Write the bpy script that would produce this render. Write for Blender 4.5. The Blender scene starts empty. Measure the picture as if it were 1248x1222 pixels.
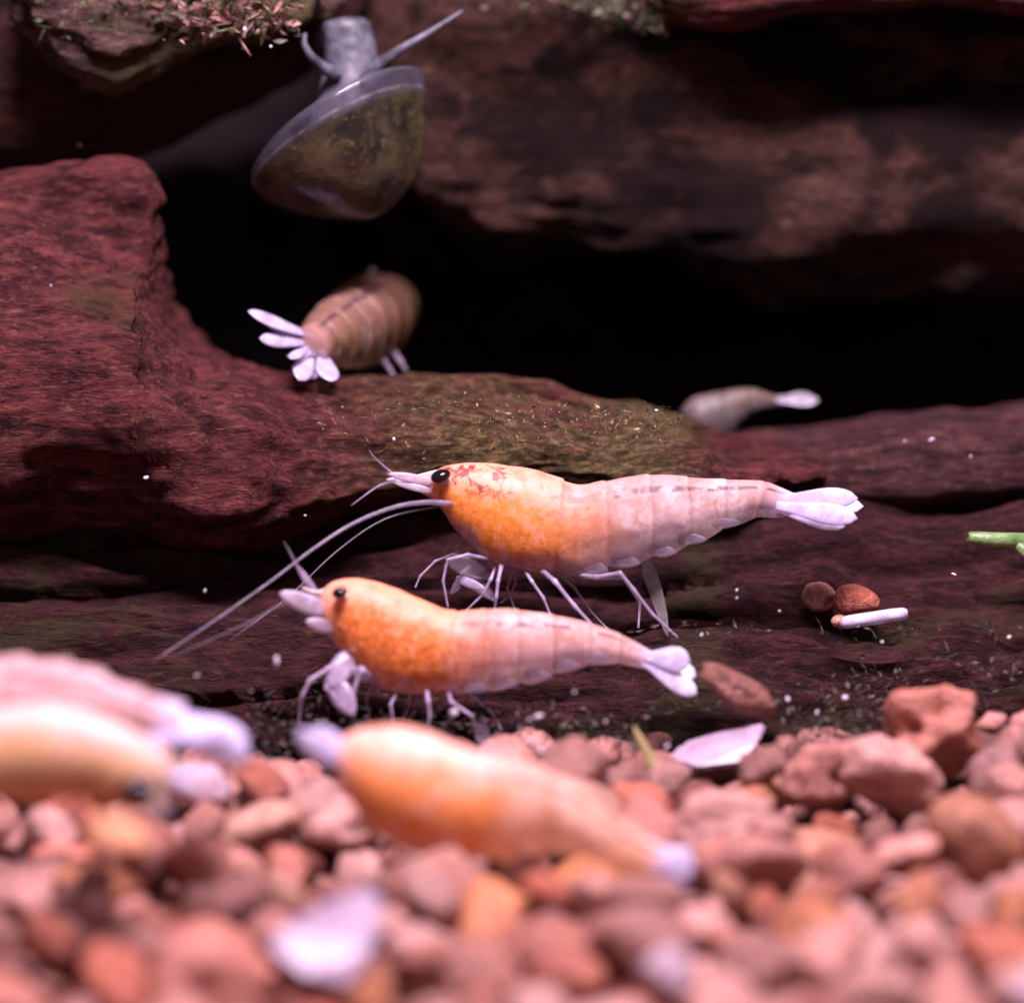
import bpy, bmesh, math, random
import numpy as np
from mathutils import Vector, noise, Matrix
random.seed(7)
sc = bpy.context.scene
sc.unit_settings.scale_length = 0.01            # 1 unit = 1 cm
COL = sc.collection

# ---------------------------------------------------------------- camera
W, H = 1248.0, 1222.0
D0 = 20.0; PITCH = math.radians(14); FPX = W * D0 / 5.43
VD = Vector((0, math.cos(PITCH), -math.sin(PITCH)))
UP = Vector((0, math.sin(PITCH), math.cos(PITCH)))
RT = Vector((1, 0, 0))
FOC = Vector((0, 0, 1.15))
CAM = FOC - VD * D0
cd = bpy.data.cameras.new('camera'); cam = bpy.data.objects.new('camera', cd); COL.objects.link(cam)
cam.location = CAM; cam.rotation_euler = (math.pi / 2 - PITCH, 0, 0)
cd.sensor_fit = 'HORIZONTAL'; cd.sensor_width = 36; cd.lens = FPX / W * 36
cd.clip_start = 0.5; cd.clip_end = 200
cd.dof.use_dof = True; cd.dof.focus_distance = 20.15
cd.dof.aperture_fstop = cd.lens * 1e-3 / 0.70
sc.camera = cam

def P(x, y, d):
    """the place d cm in front of the lens that the camera sees at photo pixel x, y"""
    return CAM + VD * d + RT * ((x - W / 2) / FPX * d) + UP * ((H / 2 - y) / FPX * d)
def px(p):
    r = p - CAM; d = r.dot(VD)
    return W / 2 + r.dot(RT) / d * FPX, H / 2 - r.dot(UP) / d * FPX, d

# ---------------------------------------------------------------- light
world = bpy.data.worlds.new('World'); sc.world = world; world.use_nodes = True
bg = world.node_tree.nodes['Background']
bg.inputs[0].default_value = (0.54, 0.31, 0.39, 1); bg.inputs[1].default_value = 0.42
def area(name, loc, target, sx, sy, power, col):
    l = bpy.data.lights.new(name, 'AREA'); l.shape = 'RECTANGLE'; l.size = sx; l.size_y = sy
    l.energy = power; l.color = col
    o = bpy.data.objects.new(name, l); COL.objects.link(o); o.location = loc
    o.rotation_euler = (Vector(target) - Vector(loc)).to_track_quat('-Z', 'Y').to_euler()
    o['kind'] = 'helper'
    return o
area('aquarium_lamp', (0.8, -4.2, 13), (0, -1.2, 0), 7, 2.0, 5900, (1.0, 0.785, 0.99))
vs = sc.view_settings
vs.view_transform = 'Standard'; vs.look = 'None'; vs.gamma = 1; vs.use_curve_mapping = False; vs.exposure = 0
sc.cycles.use_denoising = True
sc.cycles.max_bounces = 8; sc.cycles.transparent_max_bounces = 12

# ---------------------------------------------------------------- node helper
class M:
    def __init__(s, name):
        s.m = bpy.data.materials.new(name); s.m.use_nodes = True
        s.t = s.m.node_tree; s.n = s.t.nodes; s.b = s.n['Principled BSDF']
        s.geo = None
    def link(s, a, b): s.t.links.new(a, b)
    def put(s, sock, v):
        if hasattr(v, 'is_output'): s.link(v, sock)
        elif isinstance(v, (tuple, list)) and len(v) == 3 and sock.type == 'RGBA': sock.default_value = (*v, 1)
        else: sock.default_value = v
    def pos(s):
        if s.geo is None: s.geo = s.n.new('ShaderNodeTexCoord')
        return s.geo.outputs['Object']
    def map(s, scale, rot=(0, 0, 0), vec=None):
        q = s.n.new('ShaderNodeMapping'); q.inputs['Scale'].default_value = scale; q.inputs['Rotation'].default_value = rot
        s.link(vec or s.pos(), q.inputs[0]); return q.outputs[0]
    def noise(s, scale, detail=4, rough=.55, vec=None, dist=0.0):
        q = s.n.new('ShaderNodeTexNoise'); q.inputs['Scale'].default_value = scale
        q.inputs['Detail'].default_value = detail; q.inputs['Roughness'].default_value = rough
        q.inputs['Distortion'].default_value = dist
        s.link(vec or s.pos(), q.inputs['Vector']); return q.outputs[0]
    def voro(s, scale, feature='F1', vec=None):
        q = s.n.new('ShaderNodeTexVoronoi'); q.feature = feature; q.inputs['Scale'].default_value = scale
        s.link(vec or s.pos(), q.inputs['Vector']); return q.outputs['Distance']
    def attr(s, name):
        q = s.n.new('ShaderNodeAttribute'); q.attribute_name = name; return q.outputs['Fac']
    def ramp(s, v, lo, hi, a=0.0, b=1.0):
        q = s.n.new('ShaderNodeMapRange'); q.interpolation_type = 'SMOOTHSTEP'
        for i, x in enumerate((v, lo, hi, a, b)): s.put(q.inputs[i], x)
        return q.outputs[0]
    def math(s, op, a, b=0.0):
        q = s.n.new('ShaderNodeMath'); q.operation = op; s.put(q.inputs[0], a); s.put(q.inputs[1], b); return q.outputs[0]
    def mix(s, f, a, b):
        q = s.n.new('ShaderNodeMix'); q.data_type = 'RGBA'
        s.put(q.inputs[0], f); s.put(q.inputs[6], a); s.put(q.inputs[7], b); return q.outputs[2]
    def rand(s):
        q = s.n.new('ShaderNodeObjectInfo'); return q.outputs['Random']
    def bump(s, h, strength=.5, dist=.03):
        q = s.n.new('ShaderNodeBump'); q.inputs['Strength'].default_value = strength; q.inputs['Distance'].default_value = dist
        s.link(h, q.inputs['Height']); s.link(q.outputs[0], s.b.inputs['Normal'])
    def set(s, **k):
        for a, v in k.items(): s.put(s.b.inputs[a.replace('_', ' ')], v)
        return s.m

def wood_mat(name, base, light, dark, algae=None, streak=1.0, blotch=None, thr=.62, green=None):
    m = M(name)
    g = m.map((1.0, 3.2, 3.6))
    n1 = m.noise(2.6, 7, .68, g, .6)
    n2 = m.noise(9, 6, .7, m.map((.7, 2.4, 2.8)), .4)
    n3 = m.noise(.9, 3, .5)
    n4 = m.noise(22, 5, .75, m.map((.6, 1.3, 1.5)))
    c = m.mix(m.ramp(n1, .36, .66), dark, base)
    c = m.mix(m.math('MULTIPLY', m.ramp(n2, .52, .74), .75 * streak), c, light)
    c = m.mix(m.math('MULTIPLY', m.ramp(n4, .53, .68), .5), c, light)
    c = m.mix(m.math('MULTIPLY', m.ramp(n4, .47, .36), .7), c, tuple(x * .5 for x in dark))
    c = m.mix(m.ramp(n2, .44, .3), c, tuple(x * .35 for x in dark))
    if blotch:
        c = m.mix(m.ramp(m.noise(1.15, 4, .6, m.map((.8, 1, 1.5)), .8), blotch, blotch + .16), tuple(x * .35 for x in dark), c)
    if algae:
        c = m.mix(m.math('MULTIPLY', m.ramp(m.math('ADD', n3, m.math('MULTIPLY', n2, .35)), thr, thr + .16), .8), c, algae)
    if green:
        gp = m.n.new('ShaderNodeNewGeometry'); sx = m.n.new('ShaderNodeSeparateXYZ'); m.link(gp.outputs['Position'], sx.inputs[0])
        k = m.math('MULTIPLY', m.ramp(sx.outputs[0], green[0], green[1]), m.ramp(sx.outputs[0], green[3], green[2]))
        c = m.mix(m.math('MULTIPLY', k, m.ramp(m.math('ADD', m.math('MULTIPLY', n2, .6), m.math('MULTIPLY', n3, .5)), .42, .62, .0, .85)), c, m.mix(m.ramp(n4, .45, .6), (.036, .030, .010), (.15, .105, .045)))
    h = m.math('ADD', m.math('MULTIPLY', n1, .7), m.math('ADD', m.math('MULTIPLY', n2, .5), m.math('MULTIPLY', n4, .35)))
    m.bump(h, .9, .09)
    return m.set(Base_Color=c, Roughness=.85, Specular_IOR_Level=.1)

# ---------------------------------------------------------------- mesh helpers
def link(name, me, mat=None, parent=None):
    o = bpy.data.objects.new(name, me); COL.objects.link(o)
    if mat and len(me.materials) == 0: me.materials.append(mat)
    if parent: o.parent = parent
    return o
def mesh(name, v, f, attrs=None, smooth=True):
    me = bpy.data.meshes.new(name); me.from_pydata([tuple(a) for a in v], [], f)
    if smooth: me.polygons.foreach_set('use_smooth', [True] * len(me.polygons))
    for k, a in (attrs or {}).items():
        me.attributes.new(k, 'FLOAT', 'POINT').data.foreach_set('value', np.asarray(a, dtype=np.float32))
    me.update(); return me
def tag(o, label, cat, group=None, kind=None):
    if label: o['label'] = label
    if cat: o['category'] = cat
    if group: o['group'] = group
    if kind: o['kind'] = kind
    return o
def empty(name, loc):
    o = bpy.data.objects.new(name, None); COL.objects.link(o); o.location = loc; o.empty_display_size = .2
    return o
def part(name, me, mat, root):
    """a part built in world places, hung under its thing"""
    o = link(name, me, mat); o.parent = root
    r = root
    off = Vector((0, 0, 0))
    while r: off += r.location; r = r.parent
    o.matrix_parent_inverse = Matrix.Translation(-off)
    return o
def catmull(pts, n):
    p = np.asarray(pts, float)
    seg = np.linalg.norm(np.diff(p[:, :2], axis=0), axis=1) + 1e-6
    t = np.concatenate([[0], np.cumsum(seg)]); t /= t[-1]
    u = np.linspace(0, 1, n); out = np.zeros((n, p.shape[1]))
    q = np.vstack([2 * p[0] - p[1], p, 2 * p[-1] - p[-2]])
    for i, x in enumerate(u):
        k = min(max(np.searchsorted(t, x, 'right') - 1, 0), len(p) - 2)
        f = (x - t[k]) / (t[k + 1] - t[k])
        a, b, c, d = q[k], q[k + 1], q[k + 2], q[k + 3]
        out[i] = .5 * (2 * b + (c - a) * f + (2 * a - 5 * b + 4 * c - d) * f * f + (3 * b - a - 3 * c + d) * f ** 3)
    return out, u
def grid_faces(n, m, caps=True):
    f = [(i * m + j, i * m + (j + 1) % m, (i + 1) * m + (j + 1) % m, (i + 1) * m + j) for i in range(n - 1) for j in range(m)]
    if caps: f += [tuple(range(m))[::-1], tuple((n - 1) * m + j for j in range(m))]
    return f
def tube(pts, radii, n=8, sub=5, kink=0):
    """smooth tapering tube along world points"""
    a = np.array([[*p, r] for p, r in zip(pts, radii)], float)
    t = np.linspace(0, 1, len(a)); u = np.linspace(0, 1, (len(a) - 1) * sub + 1)
    q = np.vstack([2 * a[0] - a[1], a, 2 * a[-1] - a[-2]]); c = []
    for x in u:
        k = min(int(x * (len(a) - 1)), len(a) - 2); f = x * (len(a) - 1) - k
        A, B, C, Dd = q[k], q[k + 1], q[k + 2], q[k + 3]
        if kink:
            e = np.copy(B + (C - B) * f); e[3] *= 1 + .35 * (abs(f - .5) * 2) ** 6 - .12; c.append(e); continue
        c.append(.5 * (2 * B + (C - A) * f + (2 * A - 5 * B + 4 * C - Dd) * f * f + (3 * B - A - 3 * C + Dd) * f ** 3))
    v = []; up = Vector((.31, .2, .93)).normalized()
    for i, k in enumerate(c):
        p = Vector(k[:3]); tg = Vector(c[min(i + 1, len(c) - 1)][:3]) - Vector(c[max(i - 1, 0)][:3])
        tg.normalize(); s = tg.cross(up)
        if s.length < .05: s = tg.cross(Vector((1, 0, 0)))
        s.normalize(); w = s.cross(tg).normalized()
        for j in range(n):
            th = 2 * math.pi * j / n; v.append(p + (s * math.cos(th) + w * math.sin(th)) * max(k[3], .0015))
    return mesh('tube', v, grid_faces(len(c), n))
def lobe(base, tip, width, thick, nrm, bend=0.0, n=14, m=12, blunt=.6):
    """leaf-shaped flattened blade from base to tip"""
    ax = tip - base; L = ax.length; a = ax.normalized(); w = nrm.cross(a).normalized(); k = a.cross(w).normalized()
    v = []
    for i in range(n):
        s = i / (n - 1)
        r = (math.sin(math.pi * min(1, s ** blunt * .93 + .07)) ** .6) if s < 1 else 0.02
        r = max(r, .34 * (1 - s) ** .5 if s < 1 else .02, .02)
        c = base + a * (L * s) + k * (bend * L * s * s)
        for j in range(m):
            th = 2 * math.pi * j / m; v.append(c + w * (math.cos(th) * r * width) + k * (math.sin(th) * r * thick))
    return mesh('lobe', v, grid_faces(n, m), {'s': [i / (n - 1) for i in range(n) for j in range(m)]})
def ball(c, rx, ry, rz, rot=None, seg=16):
    bm = bmesh.new(); bmesh.ops.create_uvsphere(bm, u_segments=seg, v_segments=seg // 2 + 2, radius=1)
    for v in bm.verts:
        q = Vector((v.co.x * rx, v.co.y * ry, v.co.z * rz)); v.co = (rot @ q if rot else q) + c
    me = bpy.data.meshes.new('ball'); bm.to_mesh(me); bm.free()
    me.polygons.foreach_set('use_smooth', [True] * len(me.polygons)); return me

# ---------------------------------------------------------------- driftwood
def fr(p, o): return noise.fractal(p, 1.0, 2.0, o, noise_basis='PERLIN_ORIGINAL')
def log(name, label, cat, st, d, hd, mat, amp=.07, power=.8, nx=200, nt=110, seed=0, grain=(.8, 3, 3), tilt=0.0, chip=.5, parent=None, lean=0.0, face=0, thin=None):
    """st: (px, top, bottom) along the log; d depth of its axis; hd half thickness"""
    c, u = catmull([(a, b, e) for a, b, e in st], nx)
    base = P(c[nx // 2][0], c[nx // 2][2], d); v = []
    off = Vector((seed * 7.3, seed * 3.1, seed * 5.7))
    if face:
        xs = np.linspace(c[0][0], c[-1][0], 400); mono = np.maximum.accumulate(c[:, 0] + np.arange(nx) * 1e-6)
        prof = [np.interp(xs, mono, c[:, k]) for k in (1, 2)]
        sm = []
        for xx in c[:, 0]:
            w = np.exp(-.5 * ((xs - xx) / face) ** 2); sm.append([(w * p).sum() / w.sum() for p in prof])
    for i in range(nx):
        x, t, b = c[i]; dd = d + tilt * (x - 624) / 624
        T = P(x, t, dd); B = P(x, b, dd); mid = (T + B) / 2; hv = (T - B) / 2
        if thin: q = max(0, min(1, (x - thin[0]) / (thin[1] - thin[0]))); hd_ = hd + (thin[2] - hd) * q * q * (3 - 2 * q)
        else: hd_ = hd
        e = min(1, 8 * u[i] + .25, 8 * (1 - u[i]) + .25)
        for j in range(nt):
            th = 2 * math.pi * j / nt; s_, c_ = math.sin(th), math.cos(th)
            if face:
                q = mid + hv * (math.copysign(abs(s_) ** power, s_)); yy = (t + b) / 2 - (b - t) / 2 * math.copysign(abs(s_) ** power, s_)
                z = (yy - (sm[i][0] + sm[i][1]) / 2) / ((sm[i][1] - sm[i][0]) / 2)
                dep_ = math.sqrt(max(0, 1 - abs(z) ** 2.2)); dep_ = max(.25, dep_)
                v.append(q + Vector((0, 1, 0)) * hd_ * e * dep_ * math.copysign(abs(c_) ** .55, c_)); continue
            v.append(mid + hv * (math.copysign(abs(s_) ** power, s_)) + Vector((0, 1, 0)) * (hd * e * math.copysign(abs(c_) ** power, c_) + lean * s_))
    me = mesh(name, v, grid_faces(nx, nt))
    me.update(); n = len(v); co = np.empty(n * 3); no = np.empty(n * 3)
    me.vertices.foreach_get('co', co); me.vertices.foreach_get('normal', no); co = co.reshape(-1, 3); no = no.reshape(-1, 3)
    g = Vector(grain)
    for i in range(n):
        p = Vector(co[i]) + off; q = Vector((p.x * g.x, p.y * g.y, p.z * g.z))
        a = fr(p * .9, 3) * 1.3 + fr(q, 4) * .55
        r = 1 - abs(noise.noise(q * 1.3 + Vector((3, 1, 9)))) * 2.2
        a -= max(r - .45, 0) * chip * 1.6
        a += fr(q * 4.2, 3) * .34
        co[i] += no[i] * a * amp
    me.vertices.foreach_set('co', co.ravel()); me.update()
    o = link(name, me, mat)
    # origin at the base of the piece
    me.transform(Matrix.Translation(-base)); o.location = base
    # keep the grain texture in world places
    if label: tag(o, label, cat)
    return o

wA = wood_mat('red_driftwood', (.105, .027, .026), (.20, .073, .055), (.026, .007, .008), (.045, .032, .013), thr=.74, green=(-1.25, -.2, .75, 1.2))
wB = wood_mat('pale_edge_driftwood', (.075, .027, .027), (.18, .10, .078), (.026, .010, .012))
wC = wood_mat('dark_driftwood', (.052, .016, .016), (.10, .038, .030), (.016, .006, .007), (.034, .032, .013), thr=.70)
wD = wood_mat('blotched_driftwood', (.068, .031, .021), (.145, .075, .052), (.024, .011, .009), blotch=.45)
wF = wood_mat('brown_driftwood', (.07, .026, .02), (.14, .06, .045), (.03, .012, .011))
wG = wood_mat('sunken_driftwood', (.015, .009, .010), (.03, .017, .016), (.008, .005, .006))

wL = wood_mat('pale_wet_driftwood', (.10, .055, .045), (.34, .23, .19), (.035, .018, .017), (.06, .06, .02), thr=.68)
def structure(name, me, mat):
    o = link(name, me, mat); o['kind'] = 'structure'; return o
mback = M('dark_back_glass'); mback = mback.set(Base_Color=(.016, .012, .018), Roughness=.9, Specular_IOR_Level=.05)
def box(name, lo, hi, mat):
    bm = bmesh.new(); bmesh.ops.create_cube(bm, size=1)
    for v in bm.verts: v.co = Vector([(lo[k] + hi[k]) / 2 + v.co[k] * (hi[k] - lo[k]) for k in range(3)])
    me = bpy.data.meshes.new(name); bm.to_mesh(me); bm.free(); return structure(name, me, mat)
box('aquarium_back', (-9, 7.2, -1), (9, 7.5, 10), mback)

log('driftwood', 'thick reddish driftwood log with a broad stump end and the shrimp perched on its arm', 'driftwood',
    [(-120, 225, 705), (-20, 206, 694), (60, 200, 664), (110, 198, 652), (165, 205, 655), (186, 224, 660), (190, 280, 664), (199, 335, 668), (222, 385, 674),
     (262, 425, 680), (310, 448, 676), (400, 455, 645), (500, 450, 612), (620, 452, 600), (690, 470, 600), (770, 490, 598), (825, 499, 602), (850, 512, 604), (868, 532, 605), (900, 543, 604), (960, 550, 603), (1010, 562, 596)],
    21.0, .95, wA, amp=.085, power=.85, nx=300, nt=150, seed=1, face=110, thin=(200, 480, .55))
log('driftwood', 'slender driftwood branch with a pale worn upper edge running behind the broken log end', 'driftwood',
    [(560, 552, 606), (700, 551, 606), (800, 545, 606), (870, 541, 606), (950, 532, 607), (1050, 517, 607), (1150, 504, 600), (1248, 493, 592), (1400, 482, 590)],
    21.5, .5, wB, amp=.045, seed=2, nx=180, nt=70, power=.7, grain=(.4, 4, 4), chip=.9)
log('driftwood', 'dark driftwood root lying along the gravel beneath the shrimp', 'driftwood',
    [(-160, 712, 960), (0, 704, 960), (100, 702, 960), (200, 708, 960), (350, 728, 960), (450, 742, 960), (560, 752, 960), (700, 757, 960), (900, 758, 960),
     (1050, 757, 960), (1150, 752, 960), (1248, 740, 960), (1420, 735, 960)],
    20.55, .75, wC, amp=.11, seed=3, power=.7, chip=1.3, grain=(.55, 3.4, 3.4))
log('driftwood', 'big blotched brown driftwood slab overhanging the dark hollow', 'driftwood',
    [(420, -60, 60), (465, -90, 150), (515, -100, 225), (560, -100, 280), (615, -100, 310), (700, -100, 306), (800, -100, 298), (840, -100, 312), (900, -100, 316), (1000, -100, 330), (1100, -100, 340), (1248, -100, 335), (1420, -100, 345)],
    23.1, 1.4, wD, amp=.16, seed=4, power=.6, nx=220, nt=150, grain=(.5, 1.6, 1.8), chip=.35)
log('driftwood', 'narrow red brown driftwood limb crossing above the blotched slab', 'driftwood',
    [(770, -130, 0), (800, -130, 14), (850, -130, 36), (900, -130, 38), (960, -130, 22), (1100, -130, 8), (1200, -130, 18), (1420, -130, 40)],
    21.5, .45, wA, amp=.06, seed=5)
log('driftwood', 'smooth dark brown driftwood limb slanting up behind the mossy ledge', 'driftwood',
    [(-140, 60, 215), (0, 20, 207), (100, -10, 198), (180, -30, 186), (250, -50, 150), (330, -60, 108), (400, -60, 62), (450, -60, 10)],
    22.2, .7, wF, amp=.05, seed=6, grain=(.5, 2, 2), chip=.25)
log('driftwood', 'ragged mossy driftwood ledge under the pale plant scraps', 'driftwood',
    [(10, -70, 20), (40, -70, 42), (80, -70, 66), (120, -70, 84), (155, -70, 92), (195, -70, 80), (235, -70, 66), (290, -70, 52), (350, -70, 40), (420, -70, 14)],
    21.3, .55, wL, amp=.10, seed=8, power=.8, chip=1.0)
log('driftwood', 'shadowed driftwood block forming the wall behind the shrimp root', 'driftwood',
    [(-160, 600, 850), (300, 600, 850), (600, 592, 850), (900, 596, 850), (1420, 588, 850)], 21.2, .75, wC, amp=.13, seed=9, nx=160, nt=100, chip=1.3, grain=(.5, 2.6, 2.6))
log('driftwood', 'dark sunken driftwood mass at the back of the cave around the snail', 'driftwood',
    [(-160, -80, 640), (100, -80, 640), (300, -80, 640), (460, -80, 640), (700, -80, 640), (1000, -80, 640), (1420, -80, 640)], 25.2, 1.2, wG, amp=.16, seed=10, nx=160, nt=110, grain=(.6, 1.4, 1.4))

# ---------------------------------------------------------------- gravel
def stone_mesh(seed, sq=(1, .8, .65), dents=(), sub=3, rough=.13):
    rnd = random.Random(seed); bm = bmesh.new(); bmesh.ops.create_icosphere(bm, subdivisions=sub, radius=1)
    cuts = [(Vector((rnd.gauss(0, 1), rnd.gauss(0, 1), rnd.gauss(0, 1))).normalized(), rnd.uniform(.55, .9)) for _ in range(6)]
    off = Vector((seed * 3.7, seed * 1.9, seed * 2.3))
    for v in bm.verts:
        p = v.co.copy()
        for n, k in cuts:
            e = p.dot(n) - k
            if e > 0: p -= n * e * .62
        p *= 1 + fr(p * 1.1 + off, 3) * rough * 1.9 + fr(p * 3.5 + off, 2) * rough * .35
        for n, r, dep in dents:
            e = (v.co - Vector(n).normalized()).length / r
            if e < 1: p *= 1 - dep * (1 - e * e) ** 1.5
        v.co = Vector((p.x * sq[0], p.y * sq[1], p.z * sq[2]))
    me = bpy.data.meshes.new('stone'); bm.to_mesh(me); bm.free()
    me.polygons.foreach_set('use_smooth', [True] * len(me.polygons)); return me
def stone_mat(name, base, dark, light, rough=.42):
    m = M(name); n1 = m.noise(1.4, 5, .65); n2 = m.noise(7, 4, .7); r = m.rand()
    c = m.mix(m.ramp(n1, .35, .65), dark, base)
    c = m.mix(m.math('MULTIPLY', m.ramp(n2, .5, .72), .6), c, light)
    c = m.mix(m.math('MULTIPLY', m.ramp(n2, .42, .3), .7), c, tuple(x * .5 for x in dark))
    q = m.n.new('ShaderNodeHueSaturation'); m.put(q.inputs['Value'], m.ramp(r, 0, 1, .75, 1.2)); m.link(c, q.inputs['Color'])
    m.put(q.inputs['Saturation'], m.ramp(m.math('FRACT', m.math('MULTIPLY', r, 7.3)), 0, 1, .8, 1.12))
    m.bump(m.math('ADD', n1, m.math('MULTIPLY', n2, .4)), .6, .12)
    return m.set(Base_Color=q.outputs[0], Roughness=rough, Specular_IOR_Level=.45)
KIND = {
    'brick red': stone_mat('brick_red_stone', (.41, .145, .095), (.27, .085, .058), (.54, .245, .175)),
    'tan orange': stone_mat('tan_orange_stone', (.44, .19, .10), (.29, .11, .06), (.57, .30, .19)),
    'dusty pink': stone_mat('dusty_pink_stone', (.53, .235, .175), (.38, .15, .11), (.66, .38, .31)),
    'dark brown': stone_mat('dark_brown_stone', (.25, .085, .062), (.15, .048, .038), (.36, .16, .12)),
    'pale lilac': stone_mat('pale_lilac_stone', (.55, .38, .44), (.42, .26, .29), (.68, .54, .62), .4),
}
WEIGHT = [('brick red', 45), ('dusty pink', 32), ('tan orange', 9), ('dark brown', 10), ('pale lilac', 4)]
shapes = [stone_mesh(20 + i, (1, random.uniform(.72, .95), random.uniform(.55, .85))) for i in range(10)]
stones = {}
for k, mat in KIND.items():
    for i, me in enumerate(shapes):
        c = me.copy(); c.materials.append(mat); stones[k, i] = c
def gz(x, y):
    """height of the gravel"""
    back = max(0, min(1, (y + 2.2) / 1.6))
    return .10 * back + max(0, min(1, (x - 1.0) / 1.2)) * .34 * back + .12 * noise.noise(Vector((x * .8, y * .8, 3)))
ground = M('fine_gravel'); gn = ground.noise(6, 5, .7)
ground.bump(gn, 1, .1)
ground = ground.set(Base_Color=ground.mix(gn, (.05, .02, .017), (.2, .08, .06)), Roughness=.9)
gv, gf = [], []; GX, GY = 60, 60
for i in range(GX):
    for j in range(GY):
        x = -9 + 18 * i / (GX - 1); y = -8 + 15.2 * j / (GY - 1); gv.append((x, y, gz(x, y) - .42))
for i in range(GX - 1):
    for j in range(GY - 1): gf.append((i * GY + j, (i + 1) * GY + j, (i + 1) * GY + j + 1, i * GY + j + 1))
structure('ground', mesh('ground', gv, gf), ground)

rnd = random.Random(11)
# single stones that stand out: px, py of centre, depth, half width cm, colour, label, shape
def lone(name, label, cat, c, d, r, mat, me, rot, group=None):
    o = link(name, me, mat); o.location = P(*c, d); o.scale = (r, r, r); o.rotation_euler = [math.radians(a) for a in rot]
    return tag(o, label, cat, group)
special = []
def sp(*a): special.append((a[3][0], a[3][1], a[4], a[5])); return lone(*a)
pit = KIND['tan orange']
sp('pebble', 'flat brown pitted pebble leaning at the tail tip of the orange shrimp', 'pebble', (899, 841), 19.3, .22, stone_mat('pitted_brown_stone', (.30, .125, .085), (.18, .065, .045), (.42, .2, .15)),
   stone_mesh(3, (1, .45, .40), [((-.5, -.8, .4), .45, .3), ((.2, -.9, .3), .4, .25)]), (5, 32, 0))
sp('stone', 'pink brown stone with deep holes in the rear of the gravel', 'stone', (1140, 888), 19.1, .29, KIND['dusty pink'],
   stone_mesh(5, (1, .8, .9), [((-.1, -.75, .75), .55, .5), ((.75, -.6, .35), .5, .4), ((-.8, -.6, 0), .4, .3), ((.1, -.9, -.4), .5, .3)], 4), (0, 10, 15))
sp('stone', 'knobbly two-lobed pink stone in front of the holed stone', 'stone', (1085, 945), 18.75, .29, KIND['dusty pink'],
   stone_mesh(6, (1, .7, .68), [((.0, -.3, .9), .6, .3), ((-.25, -.9, -.5), .5, .4)], 4), (0, 20, 0))
sp('stone', 'small red stone with a dark hole on one side', 'stone', (1000, 942), 18.7, .19, KIND['brick red'],
   stone_mesh(9, (1, .8, .85), [((.75, -.7, .0), .5, .5)], 4), (0, 0, 0))
sp('pebble', 'glowing orange pebble tucked under the head of the yellow shrimp', 'pebble', (140, 1020), 16.6, .17, stone_mat('orange_stone', (.75, .27, .06), (.55, .17, .04), (.85, .42, .15)), stone_mesh(12, (1, .8, .6)), (0, 0, 0))
sp('pebble', 'large rust and orange square-edged pebble with a whitish tip', 'pebble', (1190, 1020), 17.9, .26, KIND['tan orange'], stone_mesh(14, (1, .8, .8), [], 3, .1), (0, 35, 0))
sp('pebble', 'small rough red pebble resting on the dark root beside a round one', 'pebble', (1000, 726), 20.35, .1, KIND['brick red'], stone_mesh(15, (1, .8, .8), [((.6, -.7, -.1), .45, .5)]), (0, 10, 0))
sp('pebble', 'smooth round reddish pebble resting on the dark root', 'pebble', (1043, 733), 20.3, .13, KIND['brick red'], stone_mesh(16, (1, .8, .72), [], 3, .05), (0, 15, 0))

# white and lilac splinters
mwhite = M('white_shell'); wn = mwhite.noise(5, 4, .6)
mwhite = mwhite.set(Base_Color=mwhite.mix(mwhite.ramp(wn, .35, .65), (.27, .19, .25), (.42, .33, .41)), Roughness=.3, Subsurface_Weight=.3, Subsurface_Radius=(.1, .08, .1))
def shard(label, pts, d, th, mat=mwhite, name='shell_shard', cat='shell shard', dd=(0,)):
    """angular flat splinter: an outline with its own thickness, bevelled"""
    bm = bmesh.new(); k = len(pts)
    f = [bm.verts.new(P(x, y, d + dd[i % len(dd)])) for i, (x, y) in enumerate(pts)]
    b = [bm.verts.new(P(x + (sum(p[0] for p in pts) / k - x) * .18, y + (sum(p[1] for p in pts) / k - y) * .1, d + th + dd[i % len(dd)])) for i, (x, y) in enumerate(pts)]
    bm.faces.new(f); bm.faces.new(b[::-1])
    for i in range(k): bm.faces.new((f[i], b[i], b[(i + 1) % k], f[(i + 1) % k]))
    bmesh.ops.recalc_face_normals(bm, faces=bm.faces)
    bmesh.ops.bevel(bm, geom=list(bm.edges), offset=.022, segments=2, affect='EDGES', clamp_overlap=True)
    me = bpy.data.meshes.new(name); bm.to_mesh(me); bm.free()
    c = Vector((0, 0, 0))
    for v in me.vertices: c += v.co
    c /= len(me.vertices); me.transform(Matrix.Translation(-c))
    o = link(name, me, mat); o.location = c
    special.append((sum(p[0] for p in pts) / k, sum(p[1] for p in pts) / k, d, .18))
    return tag(o, label, cat)
shard('white pointed shell splinter on the rear edge of the gravel', [(812, 925), (830, 905), (880, 890), (936, 880), (925, 905), (905, 932), (850, 938)], 19.15, .18, dd=(0, .1, .2, .1, 0, -.05, -.05))
shard('large pale lilac wedge-shaped shell splinter among red pebbles', [(322, 1152), (345, 1128), (400, 1098), (452, 1076), (468, 1100), (455, 1160), (425, 1205), (370, 1190)], 16.2, .3, dd=(0, .12, .2, .15, .1, 0, -.1, -.1))

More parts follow.
